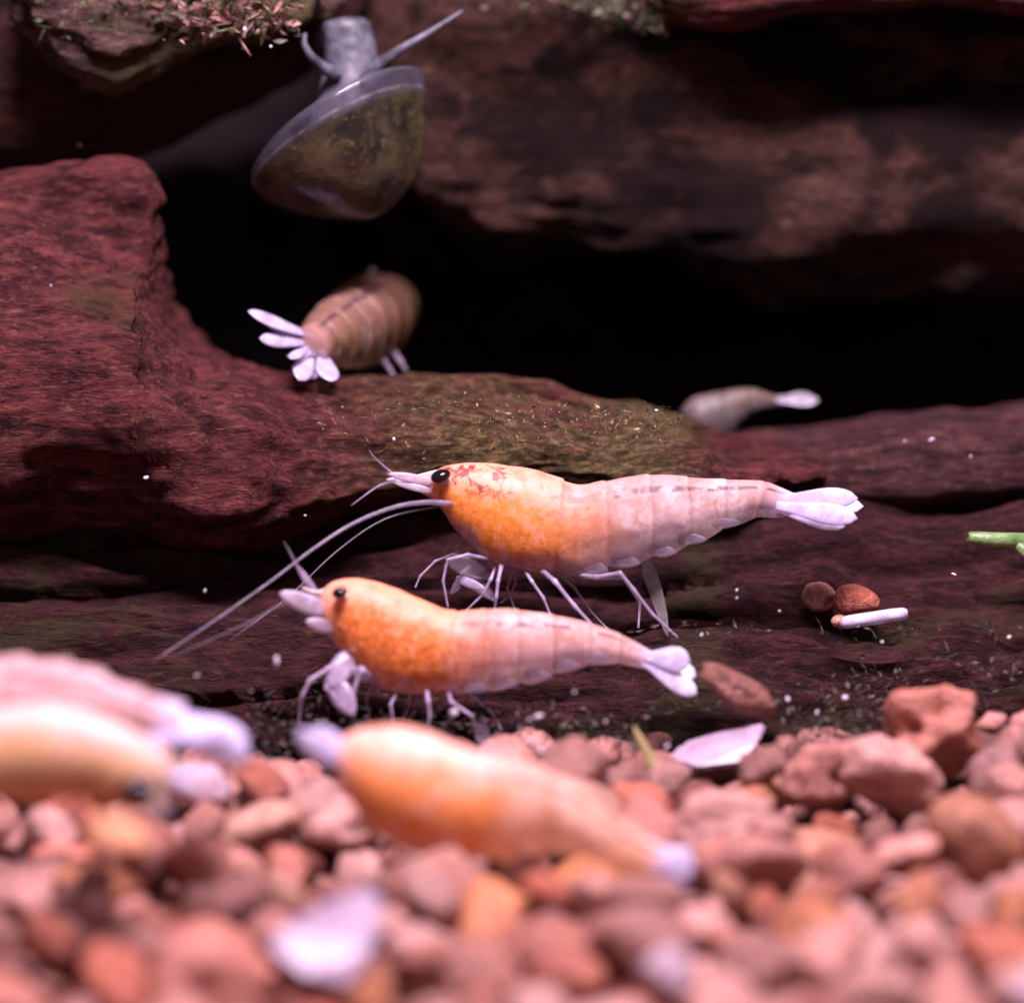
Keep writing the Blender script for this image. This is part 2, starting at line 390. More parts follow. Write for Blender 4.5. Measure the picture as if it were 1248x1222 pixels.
# shrimp and shard places that loose pebbles must keep clear of: x0, x1, limit line(y at x), depth
S3low = lambda x: 1000 + (x - 430) * .16 if x < 700 else 1043 + (x - 700) * .32
placed = []
pebs = []; loose = []
def try_place(x, y, r, z):
    for (a, b, s, c) in placed:
        if (x - a) ** 2 + (y - b) ** 2 + ((z - c) * 1.3) ** 2 < ((r + s) * .80) ** 2: return
    p = Vector((x, y, z)); X, Y, d = px(p); R = r / d * FPX
    for (sx, sy, sd, sr) in special:
        if (p - P(sx, sy, sd)).length < (r + sr) * .8: return
        if d < sd and math.hypot(X - sx, (Y - R * .3) - sy) < (R + sr / sd * FPX) * .72: return
    if 380 < X < 870 and d < 17.95 and Y - R * .62 < S3low(X) - 8: return     # under the low orange shrimp
    if 380 < X < 870 and 17.3 < d < 18.15 and Y < 1075: return
    if X < 320 and d < 17.6 and Y - R * .6 < (985 if X < 235 else 940): return
    if X < 300 and 16.5 < d < 17.7 and Y < 985: return
    if 290 < X < 960 and d > 18.1 and Y - R * .5 < 897 + max(0, (560 - X)) * .13: return
    if X <= 290 and d > 17.6 and Y - R * .5 < 915: return
    if X > 960 and d > 18 and Y - R * .5 < 900 - (X - 960) * .12: return
    placed.append((x, y, r, z))
    pebs.append((x, y, r, z, X, Y, d))
for k in range(9000):
    x = rnd.uniform(-4.2, 4.2); y = rnd.uniform(-6, -.3)
    r = rnd.choice((.13, .17, .19, .215, .235, .26)) * rnd.uniform(.9, 1.15) 
    z = gz(x, y) - r * .35 + rnd.choice((-.14, -.05, 0, 0, .05, .12))
    try_place(x, y, r, z)
for k in range(7000):      # smaller ones in the gaps
    x = rnd.uniform(-4.2, 4.2); y = rnd.uniform(-6, -.3); r = rnd.uniform(.085, .125); try_place(x, y, r, gz(x, y) - r * .3 - rnd.uniform(.02, .14))
names = [a for a, b in WEIGHT for _ in range(b)]
MARKS = [((600, 1050, 17.9), 'the body of the hunched deep orange shrimp'), ((410, 970, 17.9), 'the head of the hunched deep orange shrimp'), ((835, 1080, 17.9), 'the whitish tail of the hunched shrimp'),
         ((130, 1010, 16.9), 'the glowing orange pebble'), ((280, 960, 17.4), 'the lilac tail fan of the pale pink shrimp'), ((395, 1160, 16.3), 'the large lilac shell splinter'), ((875, 930, 19), 'the white pointed shell splinter'),
         ((1140, 900, 19.1), 'the deeply holed pink stone'), ((1085, 960, 18.8), 'the two-lobed pink stone'), ((1000, 950, 18.7), 'the small red stone with a hole'), ((1190, 1040, 17.9), 'the large square-edged rust pebble')]
MARKS = [(P(*a), b) for a, b in MARKS]
def pebble_label(k, r, i, p):
    q, w = min(((p - a).length, b) for a, b in MARKS)
    size = 'small' if r < .165 else ('large' if r > .225 else 'middling')
    return f"{size} {k} pebble {'beside' if q < .55 else 'not far from'} {w}"
pebs.sort(key=lambda q: q[6])
cnt = 0; fill_v = []; fill_f = []
for (x, y, r, z, X, Y, d) in pebs:
    k = rnd.choice(names); i = rnd.randrange(10); rot = [rnd.uniform(-.6, .6), rnd.uniform(-.6, .6), rnd.uniform(0, 6.28)]
    inview = -60 < X < W + 60 and Y - 60 < H
    if inview and cnt < 300:
        o = link('pebble', stones[k, i]); o.location = (x, y, z); o.rotation_euler = rot; s = rnd.uniform(.9, 1.1)
        o.scale = (r * s * 1.12, r * 1.12, r * 1.12); tag(o, pebble_label(k, r, i, Vector((x, y, z))), 'pebble', 'loose gravel pebbles'); cnt += 1
    else: loose.append((x, y, r, z, rot))
for k in range(1800):       # the buried layer that shows in the gaps
    x = rnd.uniform(-4.6, 4.6); y = rnd.uniform(-6.4, -.95); r = rnd.uniform(.06, .13)
    loose.append((x, y, r, gz(x, y) - .36 + rnd.uniform(-.04, .05), [rnd.uniform(0, 6) for _ in range(3)]))
lows = []
for s in range(4):
    me = stone_mesh(60 + s, (1, .8, .7), sub=2); lows.append(([v.co.copy() for v in me.vertices], [tuple(p.vertices) for p in me.polygons])); bpy.data.meshes.remove(me)
for (x, y, r, z, rot) in loose:
    from mathutils import Euler
    R = Euler(rot).to_matrix(); vv, ff = lows[rnd.randrange(4)]; b = len(fill_v)
    fill_v += [R @ (q * r) + Vector((x, y, z)) for q in vv]; fill_f += [tuple(b + t for t in f) for f in ff]
gm = M('small_gravel'); n1 = gm.noise(2.4, 3, .6); n2 = gm.noise(20, 3, .6)
gm.bump(n2, .5, .03)
gm = gm.set(Base_Color=gm.mix(gm.ramp(n2, .35, .7), gm.mix(gm.ramp(n1, .35, .65), (.11, .04, .035), (.34, .14, .10)), gm.mix(gm.ramp(n1, .4, .6), (.2, .075, .06), (.45, .22, .19))), Roughness=.7)
tag(link('gravel', mesh('gravel', fill_v, fill_f), gm), 'small red brown grains filling the gaps between the pebbles', 'gravel', kind='stuff')

# ---------------------------------------------------------------- shrimp
def shell_mat(name, front, upper, lower, rear, rear_low, tailc, veins=0.0, speck=.6, sc_=.36):
    m = M(name); s = m.attr('s'); h = m.attr('h')
    n1 = m.noise(5, 5, .65); n2 = m.noise(26, 5, .75); n3 = m.noise(60, 3, .7)
    hh = m.math('ADD', h, m.math('MULTIPLY', m.math('SUBTRACT', n1, .5), 1.6))
    car = m.mix(m.ramp(hh, -.05, .95), lower, upper)
    car = m.mix(m.ramp(hh, -.55, -.95), car, rear_low)
    car = m.mix(m.math('MULTIPLY', m.ramp(m.noise(11, 4, .7), .52, .62), .55), car, tuple(x * q for x, q in zip(lower, (.62, .5, .6))))
    car = m.mix(m.math('MULTIPLY', m.ramp(m.noise(7, 3, .6), .55, .66), .5), car, tuple(min(1, x * 1.2) for x in upper))
    car = m.mix(m.ramp(s, .10, .0), car, front)
    sp_ = m.math('MULTIPLY', m.ramp(n2, .51, .60), speck)
    car = m.mix(m.math('MULTIPLY', sp_, m.ramp(hh, .75, .1)), car, tuple(x * .6 for x in lower))
    car = m.mix(m.math('MULTIPLY', m.ramp(n2, .47, .40), .5), car, upper)
    abd = m.mix(m.ramp(hh, -.7, .3), rear_low, rear)
    abd = m.mix(m.math('MULTIPLY', m.ramp(n1, .48, .62), .7), abd, tuple(min(1, x * q) for x, q in zip(rear, (1.3, 1.6, 1.75))))
    abd = m.mix(m.math('MULTIPLY', m.ramp(n2, .5, .62), .4), abd, tuple(x * q for x, q in zip(rear, (.95, .62, .45))))
    stripe = m.math('MULTIPLY', m.math('MULTIPLY', m.ramp(h, .50, .60), m.ramp(h, .78, .66)), m.ramp(m.noise(9, 3, .6), .42, .52))
    abd = m.mix(m.math('MULTIPLY', stripe, .9), abd, (.11, .045, .06))
    fa = m.attr('f')
    abd = m.mix(m.math('MULTIPLY', m.ramp(fa, .80, .97), .28), abd, tuple(min(1, x * 1.5) for x in rear))
    abd = m.mix(m.math('MULTIPLY', m.ramp(fa, .2, .02), .3), abd, tuple(x * .5 for x in rear_low))
    abd = m.mix(m.math('MULTIPLY', m.ramp(m.noise(8, 4, .7, None, 1.0), .56, .66), .4), abd, tuple(x * .6 for x in lower))
    sw = m.math('ADD', s, m.math('MULTIPLY', m.math('SUBTRACT', n1, .5), .28))
    c = m.mix(m.ramp(sw, sc_ - .07, sc_ + .26), car, abd)
    c = m.mix(m.ramp(s, .92, 1.0), c, tailc)
    if veins:
        w = m.n.new('ShaderNodeTexNoise'); w.inputs['Scale'].default_value = 9; w.inputs['Detail'].default_value = 2
        w.inputs['Distortion'].default_value = 1.3; m.link(m.pos(), w.inputs['Vector'])
        line = m.ramp(m.math('ABSOLUTE', m.math('SUBTRACT', w.outputs[0], .5)), .05, .02)
        reg = m.math('MULTIPLY', m.math('MULTIPLY', m.ramp(s, .06, .10), m.ramp(s, .30, .23)), m.math('MULTIPLY', m.ramp(h, .1, .35), m.ramp(h, .99, .9)))
        c = m.mix(m.math('MULTIPLY', m.math('MULTIPLY', line, reg), veins), c, (.24, .035, .02))
    m.bump(m.math('ADD', n2, n3), .22, .010)
    return m.set(Base_Color=c, Roughness=.4, Alpha=m.ramp(sw, sc_ - .02, sc_ + .12, .97, .64), Subsurface_Weight=.35, Subsurface_Radius=(.10, .05, .04), Subsurface_Scale=1.0, Specular_IOR_Level=.28)
def clear_mat(name, col, alpha=.8, rough=.3):
    m = M(name); n = m.noise(14, 3, .6)
    return m.set(Base_Color=m.mix(m.ramp(n, .35, .7), tuple(x * .78 for x in col), col), Roughness=rough, Alpha=m.ramp(n, .3, .7, alpha * .8, min(1, alpha * 1.12)), Subsurface_Weight=.4, Subsurface_Radius=(.06, .05, .06))
meye = M('eye_black').set(Base_Color=(.006, .004, .006), Roughness=.08)
mleg = clear_mat('clear_leg', (.46, .36, .50), .6)
mtail = clear_mat('white_tail', (.68, .62, .84), .86)
mdimleg = clear_mat('dim_leg', (.34, .26, .33), .6)
mfaint = clear_mat('faint_mouthparts', (.26, .2, .26), .34)
mant = clear_mat('antenna', (.30, .25, .33), .5)
mscale = clear_mat('clear_scale', (.56, .46, .56), .7)
mgut = M('gut').set(Base_Color=(.07, .025, .03), Roughness=.6)
mdimtail = clear_mat('dim_tail', (.36, .33, .38), .85)
mcavetail = clear_mat('lilac_tail', (.52, .46, .66), .8)
mcream = clear_mat('cream_head', (.78, .62, .56), .95)

def body_mesh(pairs, dep, n=190, m=48, wid=.62, segs=(), sc_=.36, scal=.16, step=.028):
    """pairs: (top x, top y, bottom x, bottom y, depth offset) from head to tail"""
    pr = [tuple(p) + ((0,) if len(p) == 4 else ()) for p in pairs]
    mid = [((p[0] + p[2]) / 2, (p[1] + p[3]) / 2, *p) for p in pr]
    c, u = catmull([(*q,) for q in mid], n)
    T = [P(q[2], q[3], dep + q[6]) for q in c]; B = [P(q[4], q[5], dep + q[6]) for q in c]
    C = [(a + b) / 2 for a, b in zip(T, B)]
    v = []; S = []; Hh = []; Fr = []
    for i in range(n):
        tg = (C[min(i + 1, n - 1)] - C[max(i - 1, 0)]).normalized(); hv = (T[i] - B[i]) / 2
        wv = hv.cross(tg).normalized(); R = hv.length; s = u[i]; k = 1.0; sca = 0.0; f = .5
        if s < sc_: k = 1 + .03 * max(0, 1 - (sc_ - s) / .05)
        elif segs:
            e = [sc_] + list(segs) + [1.0]
            for a, b in zip(e, e[1:]):
                if a <= s <= b:
                    f = (s - a) / (b - a); k = 1 - step * .5 + step * f ** 1.5; sca = scal * math.sin(math.pi * f) * (1 - .6 * s); break
        rd = min(1, (s / .03) ** .5 + .25)
        for j in range(m):
            th = 2 * math.pi * j / m; y, x = math.sin(th), math.cos(th)
            w = wid * (1 - .18 * max(0, -y) ** 2) * R * k * rd
            hy = y * k * (1 + sca * max(0, -y - .3) * 2)
            bump = 1 + .02 * noise.noise(Vector((s * 22, y * 3, x * 3)))
            v.append(C[i] + hv * hy * bump * (rd if s < .03 else 1) + wv * (x * w * bump)); S.append(s); Hh.append(y); Fr.append(f)
    return mesh('body', v, grid_faces(n, m), {'s': S, 'h': Hh, 'f': Fr}), C
def shrimp(label, pairs, dep, mat, eyes=(), legs=(), tails=(), antennae=(), blades=(), segs=(.46, .57, .67, .76, .86), sc_=.36, wid=.62, legm=mleg, tailm=mtail, group='shrimp in the tank', step=.028, scal=.16, rostrum=None, name='shrimp', headm=None, swim=0):
    me, C = body_mesh(pairs, dep, segs=segs, sc_=sc_, wid=wid, step=step, scal=scal)
    low = min((v.co for v in me.vertices), key=lambda q: q.z)
    root = empty(name, (C[len(C) // 2].x, C[len(C) // 2].y, low.z)); tag(root, label, 'shrimp', group)
    part('body', me, mat, root)
    if swim:
        pr = [(q[0], q[1], q[2], q[3]) for q in pairs]; cc_, uu = catmull([((q[0] + q[2]) / 2, (q[1] + q[3]) / 2, *q) for q in pr], 100)
        gp = [cc_[k] for k in range(int(sc_ * 100) - 6, 96, 6)]
        part('gut', tube([P(q[2] * .73 + q[4] * .27, q[3] * .73 + q[5] * .27, dep) for q in gp], [.020 - .0006 * k for k in range(len(gp))]), mgut, root)
        for k in range(swim):
            q = cc_[int(100 * (sc_ + .06 + .085 * k))]; kk = dep / FPX; bx, by = q[4], q[5]
            for sd in (-.05, .05):
                part('swimmeret', lobe(P(bx - 8, by - 9, dep + sd), P(bx + 26 - sd * 40, by + 2.5 - k * 3.2, dep + sd * 1.3), (20 - 1.5 * k) * kk * .5, .01, Vector((0, -1, .2)), .1, 10, 8), mfaint, root)
    for e in eyes:                                    # x, y, rx px, ry px, depth offset
        x, y, rx, ry, o = e; d = dep + o; k = d / FPX
        part('eye', ball(P(x, y, d), rx * k, rx * k * .9, ry * k, Matrix.Rotation(math.radians(-18), 3, 'Y')), meye, root)
        part('eye_stalk', tube([P(x + rx * .5, y + ry * .5, d + .04), P(x + rx * 1.1, y + ry * 1.2, d + .1)], [rx * k * .5, rx * k * .5]), headm or mcream, root)
    for l in legs:                                    # points with depth offsets, width px
        w = l[0]; k = dep / FPX
        pts = [P(q[0], q[1], dep + q[2]) for q in l[1:]]
        rr = [w * k * .31 * (1.15 - .6 * i / (len(pts) - 1)) for i in range(len(pts))]
        part('leg', tube(pts, rr, 8, 7, 1), legm, root)
    for t in tails:                                   # base, tip, width px, bend
        (bx, by, bo), (tx, ty, to), w, nz = t; k = dep / FPX
        part('tail_lobe', lobe(P(bx, by, dep + bo), P(tx, ty, dep + to), w * k * .62, w * k * .11, Vector(nz), .06, blunt=1.9), tailm, root)
    for b in blades:
        (bx, by, bo), (tx, ty, to), w, nz = b[:4]; k = dep / FPX
        part('antennal_scale', lobe(P(bx, by, dep + bo), P(tx, ty, dep + to), w * k * .5, w * k * .16, Vector(nz), .03, blunt=.9), b[4] if len(b) > 4 else mscale, root)
    if rostrum:
        k = dep / FPX
        part('rostrum', tube([P(q[0], q[1], dep + .0) for q in rostrum[1:]], [rostrum[0] * k * .5 * (1 - .8 * i / (len(rostrum) - 2)) for i in range(len(rostrum) - 1)]), headm or mcream, root)
    for a in antennae:
        w = a[0]; k = dep / FPX; pts = [P(q[0], q[1], dep + q[2]) for q in a[1:]]
        part('antenna', tube(pts, [w * k * .5 * (1 - .85 * (i / (len(pts) - 1)) ** .7) for i in range(len(pts))], 6), mant, root)
    return root

ORANGE = (.66, .21, .03); PINK = (.70, .30, .20); ABD = (.60, .385, .345); ABL = (.30, .225, .27); TAIL = (.66, .58, .76)
m1 = shell_mat('orange_veined_shell', (.66, .40, .31), PINK, ORANGE, ABD, ABL, TAIL, veins=1.0, sc_=.40)
N = (0, -1, .25)
shrimp('sharp orange shrimp with branching red veins on its back, standing on the dark root',
       [(494, 581, 496, 592), (506, 579, 512, 600), (522, 578, 530, 611), (540, 569, 541, 625), (558, 565, 552, 642), (585, 564, 572, 662), (620, 567, 598, 684), (655, 573, 635, 697), (690, 586, 680, 698),
        (708, 590, 712, 694), (740, 585, 745, 689), (780, 579, 785, 680), (810, 578, 815, 672), (850, 582, 850, 658), (890, 584, 885, 643), (930, 586, 920, 631), (950, 593, 945, 629), (972, 603, 968, 628)],
       20.0, m1, swim=5, sc_=.40, segs=(.52, .63, .73, .82, .91),
       eyes=[(537, 580, 13, 8, -.115), (534, 574, 10, 6, .13)],
       legs=[(9, (611, 690, -.05), (607, 708, -.12), (605, 728, -.14), (602, 748, -.12)),
             (11, (662, 696, -.05), (676, 708, -.12), (700, 738, -.16), (726, 766, -.18)),
             (10, (700, 700, 0), (728, 703, -.1), (756, 698, -.15), (772, 718, -.15), (795, 748, -.15), (826, 777, -.12)),
             (9, (700, 702, .05), (735, 705, .1), (760, 705, .15), (780, 735, .12), (778, 765, .1)),
             (8, (600, 682, -.02), (570, 676, -.1), (545, 682, -.12), (540, 708, -.12), (546, 740, -.12)),
             (8, (605, 688, -.0), (598, 706, -.05), (588, 725, -.05), (568, 744, -.05)),
             (7, (590, 676, .1), (560, 672, .1), (530, 684, .08), (512, 702, .05), (506, 716, .05)),
             (8, (640, 696, -.03), (648, 708, -.1), (662, 728, -.12), (672, 752, -.12)), (7, (680, 698, .08), (700, 716, .12), (720, 745, .12), (742, 768, .1)), (7, (625, 694, .06), (618, 716, .08), (628, 744, .08)),
             (7, (615, 694, .1), (630, 706, .1), (622, 725, .1), (610, 735, .1))],
       blades=[((528, 588, -.05), (472, 577, -.08), 12, N), ((528, 599, -.06), (480, 588, -.06), 9, N), ((520, 590, .06), (470, 584, .08), 11, N),
               ((556, 704, -.02), (592, 718, -.08), 12, N, mleg), ((546, 680, .04), (604, 704, .02), 26, N, mfaint), ((562, 694, .06), (606, 734, .02), 18, (.5, -1, .2), mfaint), ((575, 690, 0), (548, 724, -.05), 14, (.5, -1, 0), mfaint)],
       tails=[((948, 608, -.02), (1046, 607, -.1), 21, N), ((948, 612, .02), (1052, 620, .0), 24, (0, -.7, .7)), ((946, 616, -.06), (1046, 632, -.16), 21, N), ((946, 620, .0), (1030, 642, -.05), 17, N),
              ((950, 611, .1), (1042, 612, .2), 22, (0, -.5, .8))],
       rostrum=(9, (560, 570), (535, 575), (510, 580), (492, 584)),
       antennae=[(9, (552, 614, -.08), (520, 612, -.12), (480, 618, -.18), (430, 638, -.25), (380, 670, -.35), (330, 708, -.45), (260, 757, -.6), (186, 806, -.75)),
                 (4, (540, 616, .08), (470, 632, .05), (410, 672, 0), (350, 728, -.1), (280, 780, -.25)),
                 (6, (484, 582, -.05), (470, 570, -.05), (455, 556, -.05), (450, 548, -.05)), (6, (482, 586, 0), (462, 592, -.05), (444, 604, -.1), (428, 616, -.15)),
                 ])

m2 = shell_mat('orange_blushed_shell', (.74, .34, .24), (.80, .30, .17), (.62, .17, .03), (.66, .385, .33), (.48, .32, .35), TAIL, speck=1.0, sc_=.40)
shrimp('orange shrimp with pale pink tail section, walking in front of the dark root',
       [(384, 736, 390, 756), (398, 714, 398, 770), (420, 705, 410, 786), (450, 707, 426, 808), (485, 718, 450, 830), (520, 733, 485, 845), (548, 744, 525, 844),
        (572, 743, 560, 839), (610, 741, 605, 835), (650, 745, 650, 828), (690, 752, 690, 816), (725, 761, 722, 809), (755, 772, 750, 808), (785, 788, 778, 812), (800, 797, 795, 818)],
       19.45, m2, swim=5, sc_=.40, segs=(.50, .60, .70, .80, .89),
       eyes=[(414, 722, 10, 7, -.15), (410, 715, 9, 6, .13)],
       legs=[(11, (430, 800, -.05), (400, 815, -.12), (378, 828, -.15), (367, 850, -.15), (364, 882, -.1)),
             (14, (425, 795, -.05), (402, 815, -.1), (398, 838, -.12), (420, 862, -.15), (432, 872, -.15)),
             (13, (470, 838, 0), (440, 815, -.1), (430, 845, -.1), (428, 868, -.12)),
             (10, (520, 840, -.05), (522, 855, -.1), (524, 872, -.1), (522, 884, -.1)), (9, (545, 838, 0), (550, 855, -.1), (575, 872, -.12), (582, 905, -.05)),
             (8, (500, 843, .05), (498, 860, .1), (490, 880, .1)), (8, (560, 836, .05), (580, 852, .08), (600, 868, .08), (612, 890, .06)), (7, (455, 832, .06), (446, 852, .1), (452, 878, .1)), (7, (485, 842, -.02), (476, 858, -.08), (480, 882, -.08))],
       blades=[((398, 745, -.05), (340, 722, -.1), 24, N), ((392, 735, .08), (360, 686, .06), 10, N, mleg), ((408, 766, -.06), (372, 756, -.12), 17, N),
               ((428, 795, -.05), (402, 838, -.14), 30, N, mleg), ((404, 826, -.1), (432, 872, -.16), 30, N, mleg), ((455, 826, -.05), (425, 815, -.12), 18, N, mleg)],
       tails=[((786, 800, -.03), (842, 806, -.1), 26, N), ((784, 806, -.02), (850, 846, -.1), 20, N), ((784, 803, .05), (848, 826, .0), 26, (0, -.6, .7)), ((786, 800, .1), (838, 812, .12), 20, N)],
       rostrum=(12, (420, 714), (400, 720), (385, 722), (368, 716)),
       antennae=[(4, (392, 750, 0), (350, 735, -.05), (300, 760, -.1), (210, 800, -.2)), (4, (362, 690, 0), (352, 670, 0), (346, 660, 0))])

m3 = shell_mat('deep_orange_shell', (.74, .38, .32), (.80, .42, .32), (.76, .26, .06), (.76, .44, .32), (.74, .37, .17), (.78, .6, .72), speck=.3, sc_=.42)
shrimp('blurred deep orange shrimp hunched low on the red pebbles with a whitish tail',
       [(402, 918, 412, 945), (420, 897, 424, 972), (450, 886, 448, 1005), (490, 884, 485, 1030), (525, 893, 530, 1042), (560, 908, 580, 1044), (600, 918, 625, 1040),
        (650, 931, 665, 1034), (690, 950, 695, 1036), (728, 976, 722, 1046), (762, 1003, 748, 1060), (795, 1022, 775, 1073), (820, 1034, 805, 1078)],
       17.65, m3, sc_=.42, segs=(.52, .62, .72, .81, .9), step=.07,
       eyes=[(424, 916, 9, 6, .2)],
       legs=[(12, (480, 1025, .1), (470, 1050, .15), (460, 1075, .15)), (12, (540, 1038, .1), (545, 1055, .2), (560, 1085, .2)), (11, (600, 1036, .15), (620, 1060, .2), (640, 1080, .2)),
             (9, (600, 925, .3), (592, 905, .35), (585, 880, .38))],
       blades=[((415, 932, -.05), (362, 890, -.1), 34, N, mtail), ((420, 925, .1), (385, 884, .1), 28, N, mtail)],
       tails=[((800, 1050, -.03), (848, 1056, -.08), 34, N), ((796, 1058, -.02), (842, 1078, -.06), 28, N), ((800, 1046, .1), (838, 1048, .1), 26, N)])

m4 = shell_mat('pink_white_shell', (.6, .34, .3), (.78, .49, .47), (.6, .31, .26), (.76, .49, .48), (.52, .28, .25), (.76, .64, .82), speck=.3, sc_=.3)
shrimp('pale pink shrimp with a bumpy ridged back and lilac tail fan above the yellow shrimp',
       [(-330, 862, -330, 885), (-290, 820, -300, 925), (-220, 792, -225, 940), (-140, 790, -140, 938), (-70, 795, -70, 925), (0, 799, 0, 912), (60, 803, 55, 905), (110, 813, 105, 900), (150, 832, 142, 902), (190, 846, 178, 904), (225, 858, 212, 908)],
       17.35, m4, sc_=.45, segs=(.56, .66, .75, .83, .91), step=.16, scal=.05,
       eyes=[(-315, 858, 10, 8, -.15)],
       legs=[(11, (-250, 930, 0), (-255, 960, .1), (-260, 990, .1)), (11, (-190, 935, 0), (-185, 965, .1), (-175, 990, .1))],
       tails=[((200, 868, .02), (300, 905, .05), 40, (0, -.3, .9)), ((190, 896, -.06), (292, 912, -.12), 26, N), ((205, 866, .15), (304, 925, .2), 36, N), ((175, 900, -.08), (290, 894, -.12), 20, (0, -.8, .5))])
m5 = shell_mat('yellow_peach_shell', (.46, .31, .26), (.66, .42, .37), (.64, .38, .17), (.66, .41, .34), (.68, .32, .13), TAIL, speck=.2, sc_=.5)
shrimp('pale yellow shrimp with its glassy head bowed over the orange pebble',
       [(222, 946, 214, 962), (207, 918, 192, 986), (178, 898, 158, 988), (142, 880, 122, 978), (100, 864, 88, 974), (55, 856, 45, 976), (0, 862, -5, 976), (-50, 868, -55, 975), (-110, 880, -110, 970), (-180, 890, -175, 960), (-250, 915, -240, 960)],
       16.9, m5, sc_=.5, segs=(.6, .68, .76, .84, .92),
       eyes=[(168, 964, 23, 19, -.22), (205, 948, 12, 11, .14)],
       legs=[(12, (150, 980, 0), (160, 1000, .05), (175, 1020, .1)), (12, (90, 974, 0), (85, 1000, .05), (75, 1020, .1)), (14, (190, 975, -.05), (205, 995, -.05), (198, 1012, 0)), (12, (40, 976, 0), (45, 998, .05), (50, 1018, .1))],
       blades=[((205, 945, -.04), (238, 958, -.08), 20, (0, -1, .25), mtail)],
       tails=[((-230, 935, 0), (-310, 930, 0), 36, N), ((-230, 938, 0), (-305, 955, 0), 32, N)], rostrum=(12, (195, 920), (215, 932), (232, 950)))

m6 = shell_mat('tan_banded_shell', (.10, .052, .042), (.20, .098, .066), (.12, .066, .028), (.27, .148, .105), (.14, .076, .032), (.40, .22, .18), speck=1, sc_=.3)
def ring(cx, cy, r, o): return (cx - r * .42, cy - r * .9, cx + r * .42, cy + r * .9, o)
shrimp('tan banded shrimp seen from behind in the cave with its whitish tail fan spread',
       [ring(488, 366, 16, 1.9), ring(478, 373, 34, 1.5), ring(465, 381, 47, 1.05), ring(450, 390, 52, .7), ring(434, 398, 50, .45), ring(418, 405, 45, .26), ring(402, 412, 38, .1), ring(389, 418, 31, 0), ring(378, 423, 24, -.08)],
       20.95, m6, sc_=.34, segs=(.46, .57, .68, .79, .9), step=.07, scal=.0, wid=.95, legm=mdimleg, tailm=mcavetail, group='shrimp in the tank',
       eyes=[(452, 333, 8, 7, 1.3), (494, 352, 7, 7, 1.4)],
       legs=[(14, (480, 430, .6), (488, 440, .5), (495, 452, .5)), (12, (468, 440, .5), (474, 448, .45), (480, 458, .4)), (8, (385, 432, -.1), (362, 436, -.16), (350, 434, -.2)),
             (7, (380, 432, -.1), (366, 440, -.2), (356, 448, -.25))],
       tails=[((384, 410, -.02), (299, 383, -.25), 19, (-.2, -.6, .8)), ((378, 418, -.04), (314, 414, -.22), 15, (-.2, -.9, .5)), ((382, 423, -.04), (362, 466, -.28), 21, (.2, -.9, .3)), ((392, 426, -.02), (402, 468, -.25), 24, (.35, -.9, .3)),
              ((376, 422, -.06), (352, 440, -.3), 11, (0, -.8, .5)), ((386, 426, .0), (380, 464, -.12), 20, (0, -.9, .3)), ((380, 414, 0), (324, 398, -.1), 14, (0, -.5, .8))])
m7 = shell_mat('grey_shell', (.12, .10, .10), (.13, .10, .085), (.09, .075, .075), (.17, .12, .09), (.11, .095, .10), (.5, .48, .52), speck=1, sc_=.35)
shrimp('greyish shrimp half hidden behind the broken log end, pale tail pointing away',
       [(826, 508, 828, 518), (834, 494, 838, 535), (846, 484, 852, 546), (862, 480, 870, 542), (878, 477, 888, 528), (896, 474, 903, 511), (912, 473, 918, 500), (928, 476, 932, 496), (942, 481, 944, 495), (958, 483, 956, 494)],
       21.75, m7, sc_=.42, segs=(.54, .66, .77, .88), step=.05, legm=mdimleg, tailm=mdimtail,
       eyes=[(834, 504, 6, 5, -.12)],
       legs=[(10, (850, 535, 0), (846, 545, -.05), (852, 556, -.05)), (10, (870, 532, 0), (876, 542, -.05), (872, 556, -.05))],
       tails=[((945, 487, -.02), (998, 490, -.05), 15, (0, -.6, .8)), ((945, 489, .05), (990, 484, .1), 12, N)])

# ---------------------------------------------------------------- snail
ds = 21.0
msh = M('snail_shell'); s_ = msh.attr('s'); nn = msh.noise(5, 4, .6); n_b = msh.noise(14, 4, .65)
sw = msh.math('ADD', s_, msh.math('MULTIPLY', nn, .06))
olive = msh.mix(msh.ramp(nn, .38, .66), (.011, .009, .007), (.055, .045, .019)); olive = msh.mix(msh.math('MULTIPLY', msh.ramp(n_b, .56, .72), .6), olive, (.16, .135, .06))
band = msh.mix(msh.ramp(nn, .3, .7), (.028, .026, .036), (.085, .08, .105))
cc = msh.mix(msh.ramp(sw, .19, .27), band, olive)
cc = msh.mix(msh.ramp(sw, .07, .02), cc, (.15, .145, .19))
cc = msh.mix(msh.math('MULTIPLY', msh.math('MULTIPLY', msh.ramp(sw, .19, .202), msh.ramp(n_b, .42, .55)), msh.ramp(sw, .218, .206)), cc, (.22, .19, .19))
wv_ = msh.math('SINE', msh.math('MULTIPLY', sw, 130)); msh.bump(msh.math('ADD', msh.math('MULTIPLY', wv_, .035), msh.math('ADD', nn, n_b)), .25, .025)
msh = msh.set(Base_Color=cc, Alpha=msh.ramp(sw, .19, .30, .5, .97), Roughness=.22, Subsurface_Weight=.25, Subsurface_Radius=(.1, .08, .06), Coat_Weight=.3)
st = [(313, 208, 515, 89), (306, 220, 518, 95), (311, 234, 519, 124), (326, 246, 518, 155), (349, 256, 514, 187), (377, 263, 505, 217), (404, 267, 489, 242), (425, 269, 472, 258), (443, 268, 456, 265)]
c, u = catmull([((a + e) / 2, (b + f) / 2, a, b, e, f) for a, b, e, f in st], 60); v = []; S = []
